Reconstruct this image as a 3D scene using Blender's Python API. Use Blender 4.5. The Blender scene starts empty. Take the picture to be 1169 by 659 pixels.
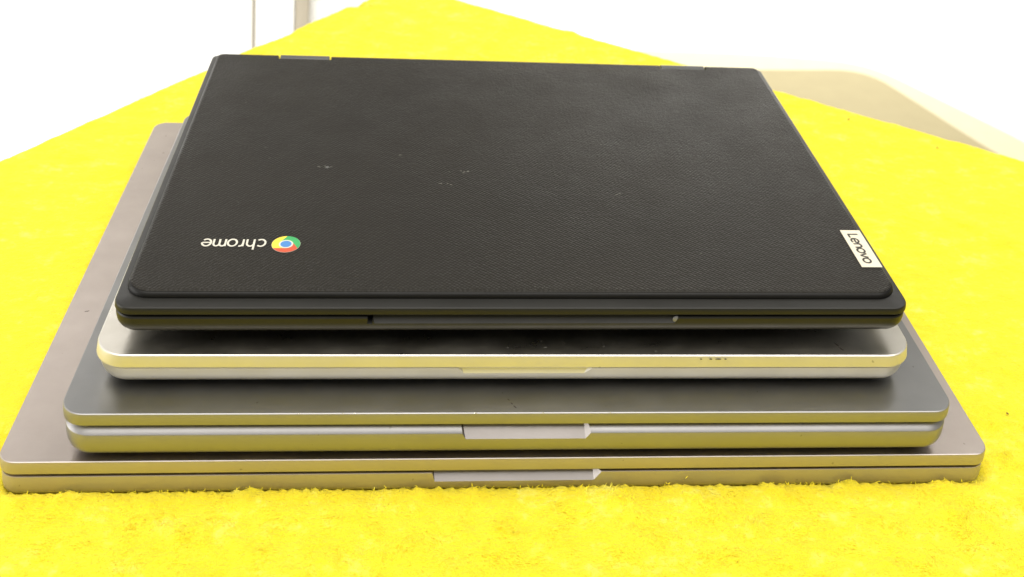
import bpy, bmesh, math, random
from mathutils import Vector, Matrix, noise
random.seed(7)
S = bpy.context.scene
COL = S.collection
MM = 0.001
sin, cos, pi = math.sin, math.cos, math.pi

# ------------------------------------------------------------------ camera
F, PITCH, YAW, ROLL = 1.3395, 0.2684, 0.1198, 0.0812
CAM = Vector((-46.7807, -346.7998, 326.8513)) * MM
fw = Vector((sin(YAW)*cos(PITCH), cos(YAW)*cos(PITCH), -sin(PITCH)))
r0 = Vector((cos(YAW), -sin(YAW), 0)); u0 = r0.cross(fw)
rt = r0*cos(ROLL) + u0*sin(ROLL); up = -r0*sin(ROLL) + u0*cos(ROLL)
cd = bpy.data.cameras.new('camera'); cam = bpy.data.objects.new('camera', cd); COL.objects.link(cam)
cam.matrix_world = Matrix(((rt.x, up.x, -fw.x, CAM.x), (rt.y, up.y, -fw.y, CAM.y), (rt.z, up.z, -fw.z, CAM.z), (0, 0, 0, 1)))
cd.sensor_fit = 'HORIZONTAL'; cd.sensor_width = 36; cd.lens = 36*F*1000/1169
cd.shift_x = (584.5-631.53)/1169; cd.shift_y = -(329.5+145.28)/1169
cd.clip_start = 0.01; cd.clip_end = 60
cd.dof.use_dof = True; cd.dof.aperture_fstop = 19
cd.dof.focus_distance = (Vector((0, 0.03, 0.055)) - CAM).dot(fw)
S.camera = cam

# ------------------------------------------------------------------ world, lamps, exposure
W = bpy.data.worlds.new('World'); S.world = W; W.use_nodes = True
W.node_tree.nodes['Background'].inputs[0].default_value = (1.0, 0.97, 0.92, 1)
W.node_tree.nodes['Background'].inputs[1].default_value = 0.26
S.view_settings.view_transform = 'Standard'; S.view_settings.look = 'None'
S.view_settings.exposure = 0.0; S.view_settings.gamma = 1

def area(name, loc, target, sx, sy, power, col):
    l = bpy.data.lights.new(name, 'AREA'); l.shape = 'RECTANGLE'; l.size = sx; l.size_y = sy
    l.energy = power; l.color = col
    o = bpy.data.objects.new(name, l); COL.objects.link(o); o.location = loc
    o.rotation_euler = (Vector(target) - Vector(loc)).to_track_quat('-Z', 'Y').to_euler()
    return o
area('ceiling_lamp', (0.1, -0.25, 1.6), (0.1, 0.2, 0), 2.4, 1.7, 59, (1.0, 0.96, 0.88))
area('window_light', (-1.15, 1.9, 1.15), (0, 0.1, 0), 1.2, 0.8, 16, (1.0, 0.97, 0.95))
area('left_fill', (-2.3, -0.1, 0.45), (0, 0, 0), 1.7, 0.9, 28, (1.0, 0.98, 0.96))  # unseen source added so the notch ends catch a highlight
area('side_window', (1.6, 1.3, 1.6), (0.1, 0.1, 0), 1.2, 0.8, 9, (1.0, 0.97, 0.92))
area('floor_fill', (0.9, 2.7, 0.15), (0.8, 1.9, -0.74), 1.4, 0.8, 30, (1.0, 0.97, 0.90))  # unseen lamp added to whiten the floor behind the table
area('cabinet_fill', (-1.0, 0.95, 0.15), (-0.75, 1.75, -0.55), 1.0, 0.5, 14, (1.0, 0.98, 0.95))  # unseen lamp added to brighten the cabinet front

# ------------------------------------------------------------------ node helpers
def mat(name):
    m = bpy.data.materials.new(name); m.use_nodes = True
    nt = m.node_tree
    return m, nt, nt.nodes['Principled BSDF']
def nd(nt, t, **kw):
    n = nt.nodes.new(t)
    for k, v in kw.items():
        if k in n.inputs: n.inputs[k].default_value = v
        else: setattr(n, k, v)
    return n
def coords(nt, scale=(1, 1, 1)):
    tc = nd(nt, 'ShaderNodeTexCoord'); mp = nd(nt, 'ShaderNodeMapping')
    mp.inputs['Scale'].default_value = scale
    nt.links.new(tc.outputs['Object'], mp.inputs[0]); return mp.outputs[0]
def noise_n(nt, vec, scale, detail=4, rough=.55):
    n = nd(nt, 'ShaderNodeTexNoise'); n.inputs['Scale'].default_value = scale
    n.inputs['Detail'].default_value = detail; n.inputs['Roughness'].default_value = rough
    nt.links.new(vec, n.inputs['Vector']); return n.outputs['Fac']
def ramp(nt, fac, stops):
    r = nd(nt, 'ShaderNodeValToRGB'); nt.links.new(fac, r.inputs[0])
    e = r.color_ramp.elements
    while len(e) < len(stops): e.new(0.5)
    for i, (p, c) in enumerate(stops):
        e[i].position = p; e[i].color = (*c, 1) if len(c) == 3 else c
    return r.outputs[0]
def bump(nt, b, h, strength, dist, prev=None):
    n = nd(nt, 'ShaderNodeBump'); n.inputs['Strength'].default_value = strength
    n.inputs['Distance'].default_value = dist
    nt.links.new(h, n.inputs['Height'])
    if prev: nt.links.new(prev, n.inputs['Normal'])
    nt.links.new(n.outputs[0], b.inputs['Normal']); return n.outputs[0]
def g(v): return (v, v, v)

def metal(name, col, rough, smudge=0.1, spread=0.06, metallic=1.0):
    m, nt, b = mat(name)
    v = coords(nt)
    b.inputs['Metallic'].default_value = metallic
    n1 = noise_n(nt, v, 22, 6, .65)
    lo = tuple(c*(1-smudge) for c in col)
    sp = noise_n(nt, v, 430, 1, .4)
    fl = ramp(nt, sp, [(.79, g(0)), (.82, g(.4))])
    mx = nd(nt, 'ShaderNodeMixRGB'); nt.links.new(fl, mx.inputs[0]); nt.links.new(ramp(nt, n1, [(.35, lo), (.62, col)]), mx.inputs[1])
    mx.inputs[2].default_value = (.10, .09, .07, 1)
    nt.links.new(mx.outputs[0], b.inputs['Base Color'])
    n2 = noise_n(nt, coords(nt, (1, 1.6, 1)), 55, 7, .7)
    nt.links.new(ramp(nt, n2, [(.3, g(rough-spread)), (.7, g(rough+spread))]), b.inputs['Roughness'])
    n3 = noise_n(nt, v, 5200, 2, .5)      # bead-blasted grain
    bump(nt, b, n3, .25, .00003)
    return m
M_DARKAL = metal('space_grey_aluminium', (.43, .378, .342), .37, .10, .05)
M_MIDAL = metal('brushed_silver_aluminium', (.25, .25, .245), .34, .10, .05)
M_LIGHTAL = metal('pale_silver_aluminium', (.66, .63, .56), .32, .14, .06)
# side faces: same metal, coloured paler and rougher to mute the cloth's yellow reflection
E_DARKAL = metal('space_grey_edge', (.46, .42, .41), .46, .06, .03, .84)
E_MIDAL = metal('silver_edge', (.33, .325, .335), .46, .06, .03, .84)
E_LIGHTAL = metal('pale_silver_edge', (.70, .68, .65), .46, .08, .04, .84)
M_SCOOPPALE = metal('milled_pale_aluminium', (.82, .80, .76), .50, .05, .04, .6)
M_SCOOP = metal('milled_aluminium', (.29, .27, .262), .38)
EDGE = {M_DARKAL: E_DARKAL, M_MIDAL: E_MIDAL, M_LIGHTAL: E_LIGHTAL}

def plastic(name, col, rough, tex=False, spec=.5):
    m, nt, b = mat(name); v = coords(nt)
    n1 = noise_n(nt, v, 14, 5, .6)
    c2 = tuple(c*1.35 for c in col)
    base = ramp(nt, n1, [(.35, col), (.7, c2)])
    if tex:
        # pale dust specks
        sp = noise_n(nt, coords(nt, (1, 1.3, 1)), 420, 2, .5)
        msk = ramp(nt, sp, [(.76, g(0)), (.80, g(.35))])
        mx = nd(nt, 'ShaderNodeMixRGB'); nt.links.new(msk, mx.inputs[0]); nt.links.new(base, mx.inputs[1])
        mx.inputs[2].default_value = (.16, .155, .14, 1); base = mx.outputs[0]
    nt.links.new(base, b.inputs['Base Color'])
    n2 = noise_n(nt, v, 30, 6, .65)
    nt.links.new(ramp(nt, n2, [(.3, g(rough-.05)), (.7, g(rough+.07))]), b.inputs['Roughness'])
    b.inputs['Specular IOR Level'].default_value = spec
    if tex:
        vo = nd(nt, 'ShaderNodeTexVoronoi'); vo.inputs['Scale'].default_value = 800; vo.inputs['Randomness'].default_value = .22
        vc = coords(nt, (1.0, 1.0, .2)); vc.node.inputs['Rotation'].default_value = (0, 0, math.radians(40)); nt.links.new(vc, vo.inputs['Vector'])
        p = bump(nt, b, vo.outputs['Distance'], .75, .0005)
        n3 = noise_n(nt, v, 1800, 3, .6)
        bump(nt, b, n3, .35, .0001, p)
    else:
        bump(nt, b, noise_n(nt, v, 3000, 2), .3, .00005)
    return m
M_PANEL = plastic('textured_black_plastic', (.0075, .0062, .0040), .50, True, .24)
M_BLACK = plastic('smooth_black_plastic', (.008, .0078, .0065), .42, False, .35)
M_HINGE = plastic('hinge_grey_plastic', (.055, .058, .058), .45)
M_GAP = plastic('black_gasket', (.003, .003, .003), .9, False, .1)
M_RUBBER = plastic('rubber', (.015, .015, .015), .7)

def flat(name, col, rough=.5, metallic=0):
    m, nt, b = mat(name); v = coords(nt)
    n = noise_n(nt, v, 300, 3)
    nt.links.new(ramp(nt, n, [(.3, tuple(c*.9 for c in col)), (.7, col)]), b.inputs['Base Color'])
    b.inputs['Roughness'].default_value = rough; b.inputs['Metallic'].default_value = metallic
    return m
M_RED = flat('emblem_red', (.50, .075, .03)); M_GREEN = flat('emblem_green', (.035, .33, .10))
M_YEL = flat('emblem_yellow', (.75, .56, .05)); M_BLUE = flat('emblem_blue', (.06, .20, .48))
M_WHITE = flat('print_white', (.58, .56, .48)); M_BADGE = flat('badge_silver', (.66, .61, .48), .45)
M_INK = flat('ink_black', (.03, .025, .02), .4)
M_SCRATCH = flat('scuff_pale', (.20, .19, .17), .6); M_GRIME = flat('grime_dark', (.035, .025, .02), .7)
M_BRIGHT = flat('worn_bare_metal', (.9, .88, .8), .25, 1)
M_GLINT = flat('pale_grey', (.16, .16, .165), .3)

def mk_wall(name, col, sc=3, rough=.8):
    m, nt, b = mat(name); v = coords(nt)
    n = noise_n(nt, v, sc, 6)
    nt.links.new(ramp(nt, n, [(.3, tuple(c*.95 for c in col)), (.7, col)]), b.inputs['Base Color'])
    b.inputs['Roughness'].default_value = rough
    bump(nt, b, noise_n(nt, v, 180, 4), .15, .001)
    return m
M_WALL = mk_wall('white_wall_paint', (.86, .86, .84)); M_FLOOR = mk_wall('white_floor', (.86, .855, .83), 2, .6)
M_LACQ = mk_wall('white_lacquer', (.86, .86, .85), 2, .4); M_STRIP = mk_wall('grey_beige_trim', (.36, .32, .25), 9, .5)
M_TAN = mk_wall('tan_patch', (.40, .345, .20), 30, .9); M_CREAM = mk_wall('cream_patch_border', (.66, .60, .42), 30, .9)
M_WOOD = mk_wall('table_laminate', (.55, .5, .4), 20, .5)

def cloth_mat(name, fibre=False):
    m, nt, b = mat(name); v = coords(nt)
    n = noise_n(nt, coords(nt, (1, 1.5, 1)), 48, 7, .72)
    n2 = noise_n(nt, v, 260, 4, .7)
    mx = nd(nt, 'ShaderNodeMath', operation='MULTIPLY_ADD'); nt.links.new(n2, mx.inputs[0])
    mx.inputs[1].default_value = .45; nt.links.new(n, mx.inputs[2])
    c = ramp(nt, mx.outputs[0], [(.42, (.88, .58, .008)), (.57, (.91, .73, .014)), (.78, (.92, .77, .026)), (.94, (.94, .86, .13))])
    nt.links.new(c, b.inputs['Base Color'])
    b.inputs['Roughness'].default_value = .9
    b.inputs['Specular IOR Level'].default_value = .25
    b.inputs['Sheen Weight'].default_value = .18; b.inputs['Sheen Roughness'].default_value = .5
    b.inputs['Sheen Tint'].default_value = (1, .95, .45, 1)
    if not fibre:
        p = bump(nt, b, noise_n(nt, coords(nt, (1, 1.6, 1)), 170, 7, .72), .75, .0035)
        bump(nt, b, noise_n(nt, v, 1300, 3, .6), .6, .0009, p)
    return m
M_CLOTH = cloth_mat('yellow_plush'); M_PILE = cloth_mat('yellow_pile_fibre', True)

# ------------------------------------------------------------------ object helpers
def empty(name, loc, rz, label, cat, group=None):
    o = bpy.data.objects.new(name, None); COL.objects.link(o); o.location = Vector(loc)*MM
    o.rotation_euler = (0, 0, rz); o.empty_display_size = .02
    o['label'] = label; o['category'] = cat
    if group: o['group'] = group
    return o
def link(name, me, m, parent=None, smooth=30):
    for x in (m if isinstance(m, (list, tuple)) else [m]): me.materials.append(x)
    if smooth is not None:
        for p in me.polygons: p.use_smooth = True
        me.set_sharp_from_angle(angle=math.radians(smooth))
    o = bpy.data.objects.new(name, me); COL.objects.link(o)
    if parent: o.parent = parent
    return o
def from_bm(name, bm, m, parent=None, smooth=30):
    bmesh.ops.recalc_face_normals(bm, faces=bm.faces)
    for v in bm.verts: v.co *= MM
    me = bpy.data.meshes.new(name); bm.to_mesh(me); bm.free()
    o = link(name, me, m, parent, smooth)
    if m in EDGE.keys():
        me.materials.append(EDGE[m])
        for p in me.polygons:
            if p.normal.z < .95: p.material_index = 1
    return o
def rrect(w, d, rf, rb, inset, z, n=10, cy=0):
    """rounded rectangle loop centred at 0; front radius rf (y<0), back radius rb"""
    pts = []
    hw, hd = w/2-inset, d/2-inset
    for cx, cyy, a0, r in ((1, -1, -90, rf), (1, 1, 0, rb), (-1, 1, 90, rb), (-1, -1, 180, rf)):
        r = max(r-inset, .4)
        for k in range(n+1):
            a = math.radians(a0+90*k/n)
            pts.append((cx*(hw-r)+r*cos(a), cyy*(hd-r)+r*sin(a)+cy, z))
    return pts
def slab_bm(w, d, rf, rb, prof, n=10, cy=0, bm=None):
    bm = bm or bmesh.new()
    loops = [[bm.verts.new(p) for p in rrect(w, d, rf, rb, i, z, n, cy)] for i, z in prof]
    N = len(loops[0])
    for a, b in zip(loops, loops[1:]):
        for k in range(N): bm.faces.new((a[k], a[(k+1) % N], b[(k+1) % N], b[k]))
    bm.faces.new(loops[0][::-1]); bm.faces.new(loops[-1])
    return bm
def box(bm, x0, x1, y0, y1, z0, z1, bev=0):
    r = bmesh.ops.create_cube(bm, size=1)
    for v in r['verts']:
        v.co = Vector(((x0+x1)/2+v.co.x*(x1-x0), (y0+y1)/2+v.co.y*(y1-y0), (z0+z1)/2+v.co.z*(z1-z0)))
    if bev:
        es = list({e for v in r['verts'] for e in v.link_edges})
        bmesh.ops.bevel(bm, geom=es, offset=bev, segments=3, affect='EDGES', profile=.5)
    return bm
def hull(pts):
    bm = bmesh.new()
    for p in pts: bm.verts.new(p)
    r = bmesh.ops.convex_hull(bm, input=bm.verts)
    return bm
def cut(o, cutters, m_cut):
    """boolean-subtract the cutters from o; cut faces carry material m_cut (slot 1)"""
    o.data.materials.append(m_cut)
    for cb in cutters:
        c = from_bm('cutter', cb, m_cut, None, None)
        c.parent = o.parent
        md = o.modifiers.new('cut', 'BOOLEAN'); md.object = c; md.operation = 'DIFFERENCE'; md.solver = 'EXACT'
        md.material_mode = 'TRANSFER'
        bpy.context.view_layer.update()
        dg = bpy.context.evaluated_depsgraph_get()
        me = bpy.data.meshes.new_from_object(o.evaluated_get(dg))
        o.modifiers.clear(); o.data = me
        bpy.data.objects.remove(c)
    o.data.set_sharp_from_angle(angle=math.radians(30))
def split_out(o, name, m_cut):
    """move the faces of material m_cut out of o into a child mesh of their own"""
    idx = [i for i, m in enumerate(o.data.materials) if m == m_cut]
    bm = bmesh.new(); bm.from_mesh(o.data)
    keep = bm.copy()
    bmesh.ops.delete(bm, geom=[f for f in bm.faces if f.material_index not in idx], context='FACES')
    bmesh.ops.delete(keep, geom=[f for f in keep.faces if f.material_index in idx], context='FACES')
    keep.to_mesh(o.data); keep.free(); o.data.set_sharp_from_angle(angle=math.radians(30))
    for f in bm.faces: f.material_index = 0
    me = bpy.data.meshes.new(name); bm.to_mesh(me); bm.free()
    return link(name, me, m_cut, o, 30)
def scoop(x0, x1, zt, zb, dep, b, yf, b2=None, k7=.7):
    """cutter for a finger notch; yf is the front face"""
    b2 = b2 or b; q = (zt+1-zb)/(zt-zb)         # the end slopes run on above the top face
    X0, X1, x0b, x1b = x0+b-b*q, x1-b2+b2*q, x0+b, x1-b2
    D = dep*q
    pts = []
    for k in range(7):                            # ends rounded into the sloping floor
        t = k/6*pi/2; e1, e2 = 1-cos(t), 1-sin(t)
        pts += [(X0+(x0b-X0)*sin(t)*1.0, yf, zt+1-(zt+1-zb)*e1), (X1-(X1-x1b)*sin(t), yf, zt+1-(zt+1-zb)*e1)]
    pts += [(X0, yf-2, zt+1), (X1, yf-2, zt+1), (x0b, yf-2, zb-.1), (x1b, yf-2, zb-.1), (x0b, yf, zb), (x1b, yf, zb), (X0+b*.5, yf+D, zt+1), (X1-b2*k7, yf+D, zt+1), (X0, yf, zt+1), (X1, yf, zt+1)]
    return hull(pts)

def fleck(name, x, y, l, w, a, zs, m, parent, th):
    bm = bmesh.new(); n = 9; ring = []
    for k in range(n):
        t = 2*pi*k/n; rr = random.uniform(.6, 1.2)
        px, py = l/2*cos(t)*rr, w/2*sin(t)*rr
        ring.append((x+px*cos(a)-py*sin(a), y+px*sin(a)+py*cos(a)))
    lo = [bm.verts.new((p[0], p[1], zs)) for p in ring]; hi = [bm.verts.new((x+(p[0]-x)*.7, y+(p[1]-y)*.7, zs+th)) for p in ring]
    for k in range(n): bm.faces.new((lo[k], lo[(k+1) % n], hi[(k+1) % n], hi[k]))
    bm.faces.new(hi); bm.faces.new(lo[::-1])
    return from_bm(name, bm, m, parent, 60)
def flecks(name, spots, zs, m, parent, th=.04):
    """small irregular raised marks, each a mesh of its own: (x, y, length, width, angle)"""
    for q in spots: fleck(name, *q, zs, m, parent, th)

# ------------------------------------------------------------------ the setting
def struct(name, bm, m):
    o = from_bm(name, bm, m, None, 30); o['kind'] = 'structure'; return o
FZ = -740
bm = bmesh.new(); box(bm, -6000, 6000, -4000, 6000, FZ-50, FZ); struct('floor', bm, M_FLOOR)
bm = bmesh.new(); box(bm, -6000, 6000, 3200, 3300, FZ+1, 2200); struct('wall_back', bm, M_WALL)
bm = bmesh.new(); box(bm, -3100, -3000, -3000, 3197, FZ+1, 2200); struct('wall_left', bm, M_WALL)

# ------------------------------------------------------------------ white cabinet behind, left
cb = empty('cabinet', (-900, 2000, FZ), 0, 'white cabinet with a grey upright strip, in the bright background beyond the table', 'cabinet')
bm = bmesh.new(); box(bm, -900, 700, -228, 250, 0, 1900, 3); from_bm('carcass', bm, M_LACQ, cb)
for x0, x1 in ((-898, -300), (-297, 558.5), (564.5, 636)):
    bm = bmesh.new(); box(bm, x0, x1, -250, -230, 3, 1895, 2); from_bm('door', bm, M_LACQ, cb)
bm = bmesh.new(); box(bm, 559.5, 563.5, -252, -229, 3, 1895, .5); from_bm('edge_trim', bm, M_STRIP, cb)
bm = bmesh.new(); box(bm, 638, 663, -250, -229, 3, 1895, 1); from_bm('upright_strip', bm, M_STRIP, cb)

# ------------------------------------------------------------------ cream slab with a tan slab on top, lying on the floor, right
def poly_slab(pts, z0, z1):
    bm = bmesh.new()
    lo = [bm.verts.new((*p, z0)) for p in pts]; hi = [bm.verts.new((*p, z1)) for p in pts]
    n = len(pts)
    for k in range(n): bm.faces.new((lo[k], lo[(k+1) % n], hi[(k+1) % n], hi[k]))
    bm.faces.new(lo[::-1]); bm.faces.new(hi)
    return bm
def rounded(pts, r, n=8):
    out = []
    N = len(pts)
    for i in range(N):
        p = Vector(pts[i]); a = (Vector(pts[i-1])-p); b = (Vector(pts[(i+1) % N])-p)
        ra = min(r, a.length*.45); rb = min(r, b.length*.45); A = p+a.normalized()*ra; B = p+b.normalized()*rb
        for k in range(n+1):
            t = k/n; q = A*(1-t)**2+p*2*t*(1-t)+B*t*t; out.append((q.x, q.y))
    return out
mt = empty('floor_patch', (700, 1500, FZ), 0, 'flat cream patch with a tan centre on the floor beyond the right edge of the yellow table', 'mat')
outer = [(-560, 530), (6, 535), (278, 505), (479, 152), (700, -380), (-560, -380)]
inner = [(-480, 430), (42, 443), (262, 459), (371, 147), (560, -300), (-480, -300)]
from_bm('border', poly_slab(rounded(outer[::-1], 90), 0, 7), M_CREAM, mt)
from_bm('centre', poly_slab(rounded(inner[::-1], 80), 7.2, 10), M_TAN, mt)

# ------------------------------------------------------------------ table and cloth
def isect(p, d, q, e):
    t = ((q[0]-p[0])*e[1]-(q[1]-p[1])*e[0])/(d[0]*e[1]-d[1]*e[0]); return Vector((p[0]+d[0]*t, p[1]+d[1]*t))
dl = Vector((-253.2+91.1, 220.9-444.4)).normalized(); dr = Vector((318+13.8, 244-466.9)).normalized()
C0 = isect((-253.2, 220.9), dl, (-13.8, 466.9), dr)
LU, LV = 1150.0, 900.0
def T(u, v): return C0 + dl*u + dr*v
tb = empty('table', (*T(LU/2, LV/2), FZ), 0, 'rectangular table hidden under the yellow plush cloth', 'table')
tc = T(LU/2, LV/2)
e = 6
q = [T(e, e)-tc, T(LU-e, e)-tc, T(LU-e, LV-e)-tc, T(e, LV-e)-tc]
from_bm('tabletop', poly_slab([(p.x, p.y) for p in q], 704, 731), M_WOOD, tb)
for u, v in ((70, 70), (LU-70, 70), (LU-70, LV-70), (70, LV-70)):
    p = T(u, v)-tc; bm = bmesh.new()
    bmesh.ops.create_cone(bm, cap_ends=True, segments=20, radius1=16, radius2=24, depth=703)
    for vv in bm.verts: vv.co += Vector((p.x, p.y, 351.9))
    from_bm('leg', bm, M_WOOD, tb)

_q = Vector((-70.2, 448.0))-C0; _m = Vector((-91.1, 444.4))-C0; _d = dl.x*dr.y-dl.y*dr.x
UB1 = (_m.x*dr.y-_m.y*dr.x)/_d; UB0 = (_q.x*dr.y-_q.y*dr.x)/_d; UBV = (dl.x*_q.y-dl.y*_q.x)/_d
def nz(x, y, s, o=0): return noise.noise(Vector((x*s, y*s, o)))
def cloth_h(x, y):
    h = .55*nz(x, y, .013, 3) + .55*nz(x, y*1.4, .045, 9) + .5*nz(x*1.0, y*1.5, .13, 5) + .35*nz(x, y, .33, 1)
    if y < 40:
        q = nz(x+5*nz(x, y, .05, 60), y*1.25, .075, 61); h += .9*(1-min(1, abs(q)*5))**2*max(0, min(1, (40-y)/30))*(.4+max(0, nz(x, y, .02, 62)*2))
    if y < 25: h += .35*nz(x+6*nz(x, y, .03), y*1.2, .22, 14)
    # a few long soft creases towards the far corner
    for (ax, ay, bx, by, w, hh) in ((-20, 330, 20, 420, 5, 1.6), (60, 330, 70, 430, 6, 1.4), (-220, 235, -190, 215, 5, 1.3), (-150, 300, -120, 330, 5, 1.2), (250, 180, 300, 120, 7, 1.2)):
        d = Vector((bx-ax, by-ay)); L = d.length; d /= L
        t = (x-ax)*d.x+(y-ay)*d.y; s = -(x-ax)*d.y+(y-ay)*d.x
        if -20 < t < L+20: h += hh*math.exp(-(s/w)**2)*max(0, min(1, (t+20)/20, (L+20-t)/20))
    if y < 30:
        t = max(0, nz(x, y*1.3, .06, 70)+.1)*2.2
        h += t*abs(nz(x+4*nz(x, y, .2, 8), y, .28, 71))*3.6
        if y > -9: h += (1-abs(y+2)/9)*(1.1*nz(x, y*.6, .10, 90)+1.2*abs(nz(x, y, .3, 91))+.2)
    h = h*.9+.35
    # the weight of the stack presses the plush down
    ix = min(x+177.6, 177.6-x); iy = min(y-.6, 243.5-y); k = min(ix, iy)
    if k > -1.5: h = h*(1-min(1, (k+1.5)/2.5))-2.9*min(1, (k+1.5)/2.5)
    return h
def cloth():
    step = 2.2
    nu, nv = int(LU/step), int(LV/step)
    hem = 120; hs = 8; nh = int(hem/hs)
    us = [-nh+i for i in range(nh)]
    def param(i, n, L):
        # returns (inside coordinate, drop)
        if i < 0: return 0, -i*hs
        if i > n: return L, (i-n)*hs
        return i*L/n, 0
    U = list(range(-nh, nu+nh+1)); V = list(range(-nh, nv+nh+1))
    vs = []; idx = {}
    for i in U:
        u, du = param(i, nu, LU)
        for j in V:
            v, dv = param(j, nv, LV)
            drop = max(du, dv) if (du and dv) else du+dv
            out = 0
            p = T(u, v)
            # local raggedness and the folded-in bit by the far corner
            if u < 200 and v < 60:
                k = max(0, 1-v/60)*3.0*nz(u, 3, .035, 4)
                p = p + dr*max(-1.5, k)
            if v < 40 and UB0 < u < UB1:
                f = max(0, min(1, (u-UB0)/1.5))*max(0, (UB1-u)/(UB1-UB0))
                p = p + dr*(UBV*f*(1-v/40))
            z = cloth_h(p.x, p.y)
            if drop:
                nrm = Vector((0, 0))
                wav = 5*sin(.035*(u+v)*1.0+.8) + 3*sin(.09*(u-v))
                r = 5.0; oo = r*min(1, drop/10)+wav*min(1, drop/90)*.8
                if i < 0: nrm -= dl
                if i > nu: nrm += dl
                if j < 0: nrm -= dr
                if j > nv: nrm += dr
                if nrm.length: nrm.normalize()
                p = p + nrm*max(1.5, oo+2)
                z = z*.5-drop+2
            idx[i, j] = len(vs); vs.append((p.x*MM, p.y*MM, z*MM))
    fs = [(idx[a, b], idx[a+1, b], idx[a+1, b+1], idx[a, b+1]) for a in U[:-1] for b in V[:-1]]
    me = bpy.data.meshes.new('tablecloth'); me.from_pydata(vs, [], fs); me.update()
    bm = bmesh.new(); bm.from_mesh(me); bmesh.ops.recalc_face_normals(bm, faces=bm.faces)
    if sum(f.normal.z for f in bm.faces) < 0: bmesh.ops.reverse_faces(bm, faces=bm.faces)
    bm.to_mesh(me); bm.free()
    return link('tablecloth', me, M_CLOTH, None, 180)
tcl = cloth(); tcl['label'] = 'bright yellow plush tablecloth spread under the whole stack of laptops'; tcl['category'] = 'tablecloth'

def pile():
    """short fibres of the plush, denser close to the laptops where they can be made out"""
    vs, fs = [], []
    def fibre(x, y, l, a, lean, w):
        z = cloth_h(x, y)-.2; k = len(vs)
        d = Vector((cos(a), sin(a))); n = Vector((-d.y, d.x))*w/2
        for t, ww in ((0, 1), (.5, .8), (1, .15)):
            hz = l*(1-lean)*sin(t*pi/2*.9)+.05; o = d*l*lean*t
            vs.append(((x+o.x-n.x*ww)*MM, (y+o.y-n.y*ww)*MM, (z+hz)*MM)); vs.append(((x+o.x+n.x*ww)*MM, (y+o.y+n.y*ww)*MM, (z+hz)*MM))
        fs.append((k, k+1, k+3, k+2)); fs.append((k+2, k+3, k+5, k+4))
    for _ in range(34000):
        x = random.uniform(-235, 255); y = random.uniform(-62, 8)
        if y > -2 and abs(x) < 180: continue
        if y > -9 and random.random() < .5: continue
        cl = nz(x, y, .11, 40)
        if cl < random.uniform(-.45, .25): continue
        a = 2.6*nz(x, y, .018, 30)+1.6*nz(x, y, .08, 31)-1.2+random.gauss(0, .35)
        fibre(x, y, random.uniform(.8, 1.6)+max(0, cl)*2.8, a, random.uniform(.45, .8), random.uniform(.14, .3))
    for _ in range(38000):
        x = random.uniform(-300, 330); y = random.uniform(0, 330)
        if abs(x) < 176 and y < 243: continue
        a = 3*nz(x, y, .012, 30)+1.5*nz(x, y, .05, 31)-.6+random.gauss(0, .5)
        u = (Vector((x, y))-C0)
        # stay on the table
        det = dl.x*dr.y-dl.y*dr.x; uu = (u.x*dr.y-u.y*dr.x)/det; vv = (dl.x*u.y-dl.y*u.x)/det
        if uu < 2 or vv < 2: continue
        fibre(x, y, random.uniform(.7, 1.7), a, random.uniform(.6, .85), random.uniform(.12, .24))
    # tufts squeezed out along the foot of the lowest laptop
    for _ in range(900):
        x = random.uniform(-182, 182); t = nz(x, 0, .09, 50)
        if t < random.uniform(-.5, .4): continue
        fibre(x, random.uniform(-1.6, .6), random.uniform(.9, 1.8)+max(0, t)*1.6, random.uniform(-2.2, -.9) if random.random() < .6 else random.uniform(0, 6.28), random.uniform(.5, .8), random.uniform(.14, .3))
    me = bpy.data.meshes.new('pile'); me.from_pydata(vs, [], fs); me.update()
    o = link('pile', me, M_PILE, tcl, None); o['kind'] = 'stuff'
pile()
M_FLUFF = flat('brown_fluff', (.20, .11, .03), .9)
for (lx, ly, ll, lw, la), lab in (((226.3, 289.8, 1.7, 1.2, .3), 'tiny brown speck of lint on the cloth, nearest the far right edge of the table'),
                                  ((269.5, 256.8, 1.5, 1.0, 1), 'tiny brown speck of lint on the cloth near its right edge, the lower one'),
                                  ((203.8, 34.5, 1.6, .8, 2), 'small brown fluff on the cloth beside the right front corner of the lowest laptop')):
    o = fleck('lint', 0, 0, ll, lw, la, 0, M_FLUFF, None, .35); o.location = Vector((lx, ly, cloth_h(lx, ly)+.9))*MM
    o['label'] = lab; o['category'] = 'lint'

# ------------------------------------------------------------------ laptops
LP = 'closed laptops stacked on the yellow cloth'
def place(x, y, a, w, d, name, label):
    """empty at the centre of the footprint; x, y are where the front edge's middle is"""
    return empty(name, (x-sin(a)*d/2, y+cos(a)*d/2, 0), a, label, 'laptop', LP)
def feet(w, d, z0, z1, t, parent):
    for sx in (-1, 1):
        for sy in (-1, 1):
            bm = bmesh.new(); bmesh.ops.create_cone(bm, cap_ends=True, segments=24, radius1=6, radius2=7, depth=z1-z0)
            for v in bm.verts: v.co += Vector((sx*(w/2-30), sy*(d/2-28), (z0+z1)/2))
            from_bm('foot', bm, M_RUBBER, parent)

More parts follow.
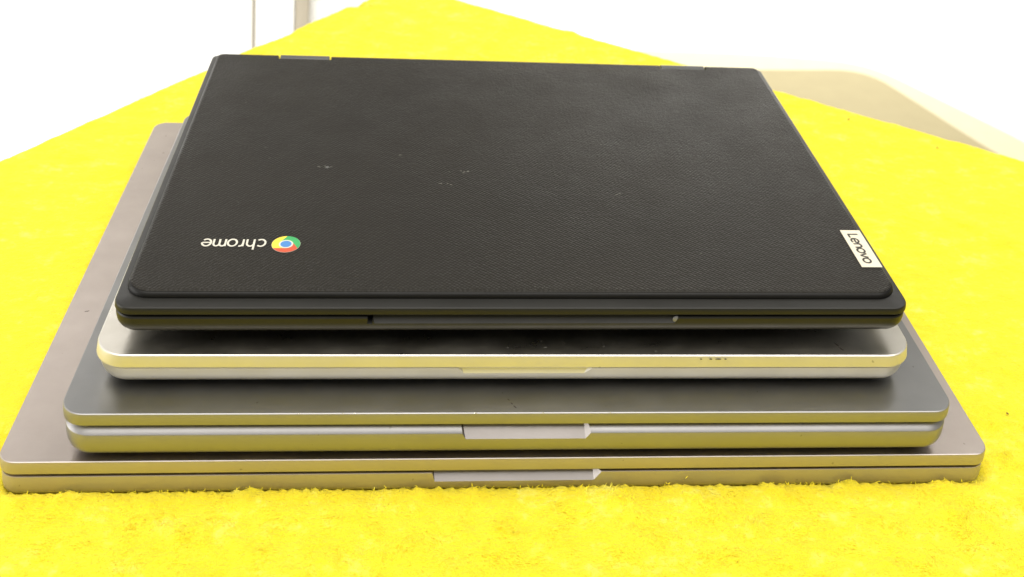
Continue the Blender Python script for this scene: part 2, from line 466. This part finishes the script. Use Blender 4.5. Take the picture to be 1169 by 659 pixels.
# 4: the largest, at the bottom, sunk a little into the plush
w, d = 358.3, 244.5
A = place(-.8, 0, 0, w, d, 'laptop', 'largest laptop, warm grey metal, at the very bottom of the stack on the yellow cloth')
from_bm('lid', slab_bm(w, d, 6.3, 6.3, [(.35, 7.45), (.05, 7.6), (0, 7.9), (0, 11.9), (.12, 12.25), (.4, 12.43)]), M_DARKAL, A)
base = from_bm('base', slab_bm(w-.6, d-.4, 6.5, 6.5, [(4, -2.3), (1.8, -1.9), (.7, -1.1), (.15, 0), (0, 1.6), (0, 5.9), (.08, 6.15), (.3, 6.25)]), M_DARKAL, A)
from_bm('screen_gasket', slab_bm(w-7, d-7, 6, 6, [(0, 6.27), (0, 7.43)]), M_GAP, A)
cut(base, [scoop(-30.2, 31.6, 6.7, 2.6, 4.2, 1.2, -d/2+.2, 3.0, 1.4)], M_SCOOP); split_out(base, 'finger_notch', M_SCOOP)
feet(w, d, -2.6, -2.2, 0, A)
flecks('smudge', [(-171, -40, 2.2, .6, .4), (-152, -73, 2, .5, .4)], 12.43, M_GRIME, A, .03)

# 3
w, d = 319.5, 219.0
B = place(1.05, -1.0, -.0012, w, d, 'laptop', 'mid grey metal laptop with a pale rim along its base, second from the bottom')
from_bm('lid', slab_bm(w, d, 8.5, 8.5, [(.7, 27.9), (.1, 28.1), (0, 28.5), (0, 32.0), (.14, 32.4), (.45, 32.62)]), M_MIDAL, B)
base = from_bm('base', slab_bm(w-1.0, d+1.3, 10, 9, [(10, 12.95), (6.5, 13.4), (3.9, 14.4), (2.0, 15.9), (.9, 17.4), (.3, 19.2), (.05, 21.0), (0, 24.5), (.1, 24.7), (2.5, 26.55), (3.0, 26.65)]), M_MIDAL, B)
from_bm('screen_gasket', slab_bm(w-9, d-9, 7, 7, [(0, 26.67), (0, 27.88)]), M_GAP, B)
cut(base, [scoop(-23.4, 25.2, 26.9, 22.3, 4.7, 2.4, -d/2-.65, 3.4, 1.4)], M_SCOOP); split_out(base, 'finger_notch', M_SCOOP)
feet(w, d, 12.45, 13.3, 0, B)
flecks('smudge', [(-5.0, -104.6, 1.4, .5, -.9), (-3.9, -106.3, 1.8, .6, -.95), (-6.1, -102.6, 1.1, .4, -.8), (-134, -90, 2.0, .7, 1.1)], 32.62, M_GRIME, B, .03)
flecks('chip', [(-79, -109.2, 1.4, .3, 0), (-64, -109.2, .9, .3, 0), (-60, -109.2, 1.6, .3, 0), (-18, -109.2, 1.2, .3, 0), (6, -109.2, .8, .3, 0), (30, -109.2, .9, .3, 0), (-123, -97, .8, .6, 0), (-84, -95, .6, .4, 0)], 32.5, M_BRIGHT, B, .1)

# 2
w, d = 299.0, 208.0
Cc = place(-1.4, 10.05, .0014, w, d, 'laptop', 'pale silver closed laptop with strongly rounded corners, directly under the black one')
from_bm('lid', slab_bm(w, d, 12, 12, [(.6, 42.55), (.15, 42.7), (0, 43.0), (.5, 46.6), (.7, 47.1), (1.1, 47.4)], 14), M_LIGHTAL, Cc)
base = from_bm('base', slab_bm(w-1.2, d-.8, 12, 12, [(10, 33.3), (6.5, 33.7), (4.0, 34.6), (2.4, 35.8), (1.3, 37.4), (.7, 39.2), (.3, 41.0), (.1, 42.0), (.3, 42.15)], 14), M_LIGHTAL, Cc)
from_bm('screen_gasket', slab_bm(w-5, d-5, 12, 12, [(0, 42.17), (0, 42.53)]), M_GAP, Cc)
cut(base, [scoop(-22.2, 26.8, 42.3, 38.0, 1.3, 3.0, -d/2+.5, 4.3, .31)], M_SCOOPPALE); split_out(base, 'finger_notch', M_SCOOPPALE)
feet(w, d, 32.65, 33.6, 0, Cc)
flecks('scuff', [(66.5, -103.9, 1.0, .3, 0), (70.0, -103.9, 1.2, .3, 0), (73.0, -103.9, 2.6, .3, 0), (75.6, -103.9, .8, .3, 0)], 46.2, M_GRIME, Cc, .25)
flecks('smudge', [(121.0, -99.5, 3.0, .8, -1.0), (120.0, -97, 2.6, .7, -1.1)], 47.41, M_GRIME, Cc, .03)
flecks('speck', [(random.gauss(20, 60), random.uniform(-101, -94), random.uniform(.4, .9), random.uniform(.2, .4), random.uniform(0, 3)) for _ in range(14)], 47.41, M_SCRATCH, Cc, .03)

# 1: black convertible on top
w, d = 288.9, 207.2
D = place(.52, 14.09, .0089, w, d, 'laptop', 'black plastic laptop with a round multicoloured emblem, on top of the stack')
hy = d/2
lid = from_bm('lid', slab_bm(w, d, 7, 3.5, [(1.2, 61.4), (.4, 61.6), (0, 62.1), (0.1, 63.7), (.4, 64.2), (1.0, 64.45), (9, 64.8)]), M_BLACK, D)
panel = from_bm('lid_panel', slab_bm(w-7.6, d-10.6, 8, 2.5, [(0, 64.9), (0, 66.72), (.3, 66.92), (.8, 67.0)], cy=1.3), M_PANEL, D)
M_EDGE = plastic('panel_edge_black', (.0035, .0033, .003), .45, False, .25)
rim = slab_bm(w-5.4, d-8.2, 9, 3, [(0, 64.82), (.05, 65.3), (.5, 66.2), (1.04, 66.6)], cy=1.3)
edge = from_bm('lid_panel_edge', rim, M_EDGE, D)
base = from_bm('base', slab_bm(w-.2, d-.2, 8, 6, [(26, 48.9), (16, 49.6), (9.0, 51.0), (5, 52.4), (2.6, 53.7), (1.2, 55.1), (.3, 56.8), (0, 58.6), (0, 60.2), (.3, 60.7), (1.0, 60.9)]), M_BLACK, D)
from_bm('screen_gasket', slab_bm(w-5, d-8, 7, 5, [(0, 60.92), (0, 61.38)]), M_GAP, D)
cut(base, [scoop(-56.0, 55.8, 61.0, 58.2, 3.0, 1.6, -d/2+.2), hull([(x, y, z) for x in (-56.9, -55.1) for y in (-d/2-2, -d/2+5) for z in (58.0, 63)])], M_RUBBER)
H = [(-111.0, -84.5), (87.6, 112.6)]
cs = lambda: [hull([(x, y, z) for x in (a, b) for y in (hy-8.2, hy+4) for z in (58, 70)]) for a, b in H]
cut(lid, cs(), M_BLACK); cut(panel, cs(), M_BLACK); cut(edge, cs(), M_EDGE)
for a, b in H:
    bm = bmesh.new(); bmesh.ops.create_cone(bm, cap_ends=True, segments=32, radius1=3.3, radius2=3.3, depth=b-a-1.8)
    bmesh.ops.rotate(bm, verts=bm.verts, cent=(0, 0, 0), matrix=Matrix.Rotation(pi/2, 3, 'Y'))
    for v in bm.verts: v.co += Vector(((a+b)/2, hy-4.4, 63.6))
    from_bm('hinge', bm, M_HINGE, D)
for sx in (-1, 1):
    for sy in (-1, 1):
        bm = bmesh.new(); bmesh.ops.create_cone(bm, cap_ends=True, segments=24, radius1=6, radius2=7, depth=3.2)
        for v in bm.verts: v.co += Vector((sx*100, sy*62, 49.05))
        from_bm('foot', bm, M_RUBBER, D)
bm = bmesh.new(); bmesh.ops.create_uvsphere(bm, u_segments=16, v_segments=10, radius=1.35)
for v in bm.verts: v.co = Vector((v.co.x+54.8, v.co.y*.5-d/2+.8, v.co.z+59.4))
from_bm('notch_end_glint', bm, M_GLINT, base)  # grey bead added as the bright glint on the notch's right end
def bits(cx, cy, n, s): return [(cx+random.gauss(0, s), cy+random.gauss(0, s*.5), random.uniform(.5, 1.9), random.uniform(.25, .5), random.uniform(-.4, .6)) for _ in range(n)]
PZ = 67.0
sc = bits(-77.6, 92.1-hy, 6, 1.0)+bits(-47.5, 103.5-hy, 2, .5)+bits(-22, 90.1-hy, 5, 2.2)+bits(-27.4, 79.3-hy, 3, 1)+bits(43.3, 73.4-hy, 3, 2)
flecks('scuff', sc, PZ, M_SCRATCH, panel, .05)
flecks('dent', [(-77.8, 91.8-hy, 3.4, 3.0, 0)], PZ, M_EDGE, panel, .03)
flecks('dent', [(-78.1, 92.2-hy, 1.5, 1.1, 0)], PZ+.03, M_GLINT, panel, .12)

# emblem, wordmark and badge
def local(x, y): return (x, y-hy)          # fitted coordinates start at the front edge
def poly_print(name, pts, z, m, parent, th=.05):
    return from_bm(name, poly_slab(pts, z, z+th), m, parent, 30)
ex, ey = local(-89.1, 35.1); ER = 5.3
em = poly_print('emblem', [(ex+ER*1.0*cos(2*pi*k/64), ey+ER*1.0*sin(2*pi*k/64)) for k in range(64)], PZ, M_WHITE, D, .04)
def seg(k, m):
    R_, r = ER*.985, ER*.5; pts = []
    rot = pi + k*2*pi/3
    for i in range(25): t = math.radians(30+120*i/24); pts.append((R_*cos(t), R_*sin(t)))
    for i in range(17): t = math.radians(210-120*i/16); pts.append((r*cos(t), r*sin(t)))
    pts = [(ex+x*cos(rot)-y*sin(rot), ey+x*sin(rot)+y*cos(rot)) for x, y in pts]
    poly_print('emblem_segment', pts, PZ+.05, m, em)
seg(0, M_RED); seg(1, M_GREEN); seg(2, M_YEL)
poly_print('emblem_ring', [(ex+ER*.5*cos(2*pi*k/48), ey+ER*.5*sin(2*pi*k/48)) for k in range(48)], PZ+.105, M_WHITE, em, .02)
poly_print('emblem_centre', [(ex+ER*.39*cos(2*pi*k/48), ey+ER*.39*sin(2*pi*k/48)) for k in range(48)], PZ+.13, M_BLUE, em, .02)

def arc(cx, cy, r, a0, a1, n=22, ry=None):
    return [(cx+r*cos(math.radians(a0+(a1-a0)*k/n)), cy+(ry or r)*sin(math.radians(a0+(a1-a0)*k/n))) for k in range(n+1)]
def ribbon(bm, pts, w, z, xf, th=.04):
    pts = [Vector(p) for p in pts]; L, R_ = [], []
    for i, p in enumerate(pts):
        a = pts[i]-pts[i-1] if i else pts[1]-pts[0]; b = pts[i+1]-pts[i] if i < len(pts)-1 else a
        a = a.normalized(); b = b.normalized(); t = (a+b).normalized(); n = Vector((-t.y, t.x))
        k = w/2/max(.5, t.dot(a)); L.append(p+n*k); R_.append(p-n*k)
    vs = [[bm.verts.new((*xf(*q), zz)) for q in s] for zz in (z, z+th) for s in (L, R_)]
    lL, lR, hL, hR = vs
    for i in range(len(pts)-1):
        bm.faces.new((hL[i], hR[i], hR[i+1], hL[i+1])); bm.faces.new((lL[i], hL[i], hL[i+1], lL[i+1])); bm.faces.new((lR[i], lR[i+1], hR[i+1], hR[i]))
    bm.faces.new((lL[0], lR[0], hR[0], hL[0])); bm.faces.new((lL[-1], hL[-1], hR[-1], lR[-1]))
def glyph(ch):
    """strokes in units of x-height, and the advance"""
    if ch == 'c': return [arc(.5, .5, .5, 48, 312)], 1.0
    if ch == 'h': return [[(0.05, 1.5), (0.05, 0)], arc(.45, .58, .40, 180, 0, 16, .42)+[(.85, 0)]], 1.0
    if ch == 'r': return [[(.05, 1.02), (.05, 0)], [(.05, .5)]+arc(.42, .6, .37, 170, 75, 10, .4)], .55
    if ch == 'o': return [arc(.5, .5, .5, 0, 360, 36)], 1.0
    if ch == 'm': return [[(.05, 1.02), (.05, 0)], arc(.38, .65, .33, 180, 0, 14, .35)+[(.71, 0)], arc(1.04, .65, .33, 180, 0, 14, .35)+[(1.37, 0)]], 1.45
    if ch == 'e': return [arc(.5, .5, .5, -45, -360, 32), [(.03, .5), (.97, .5)]], 1.0
    if ch == 'L': return [[(.08, 1.45), (.08, 0)], [(0, .07), (.85, .07)]], .88
    if ch == 'n': return [[(.07, 1.0), (.07, 0)], arc(.45, .60, .38, 180, 0, 16, .40)+[(.83, 0)]], .9
    if ch == 'v': return [[(0, 1), (.42, .02)], [(.42, .02), (.84, 1)]], .84
def write(word, name, W_, Hx, sw, gap, xf0, z, m, parent, slant=0):
    tot = sum(glyph(c)[1] for c in word)+gap*(len(word)-1)
    s = W_/tot; bm = bmesh.new(); x = 0; dz = 0
    for c in word:
        st, adv = glyph(c)
        for k, q in enumerate(st):
            dz = k*.012
            pp = [((x+px)*s+slant*py*Hx, py*Hx) for px, py in q]
            ribbon(bm, pp, sw, z+dz, xf0)
        x += adv+gap
    return from_bm(name, bm, m, parent, None)
# word reads from the far side: rotated by half a turn; it starts next to the emblem
tx, ty = local(-96.8, 38.1)
write('chrome', 'wordmark', 23.2, 4.4, .74, .22, lambda a, b: (tx-a, ty-b), PZ, M_WHITE, D)
bx, by = local(136.8, 35.0)
bd = poly_print('badge', [(bx-4.15, by-12.7), (bx+4.15, by-12.7), (bx+4.15, by+12.7), (bx-4.15, by+12.7)], PZ, M_BADGE, D, .2)
# turned a quarter clockwise: reads towards the front, letter tops to the right
write('Lenovo', 'lettering', 20.0, 2.9, .82, .16, lambda a, b: (bx-1.95+b, by+10.0-a), PZ+.205, M_INK, bd, 0)

S.render.engine = 'CYCLES'
S.cycles.max_bounces = 8
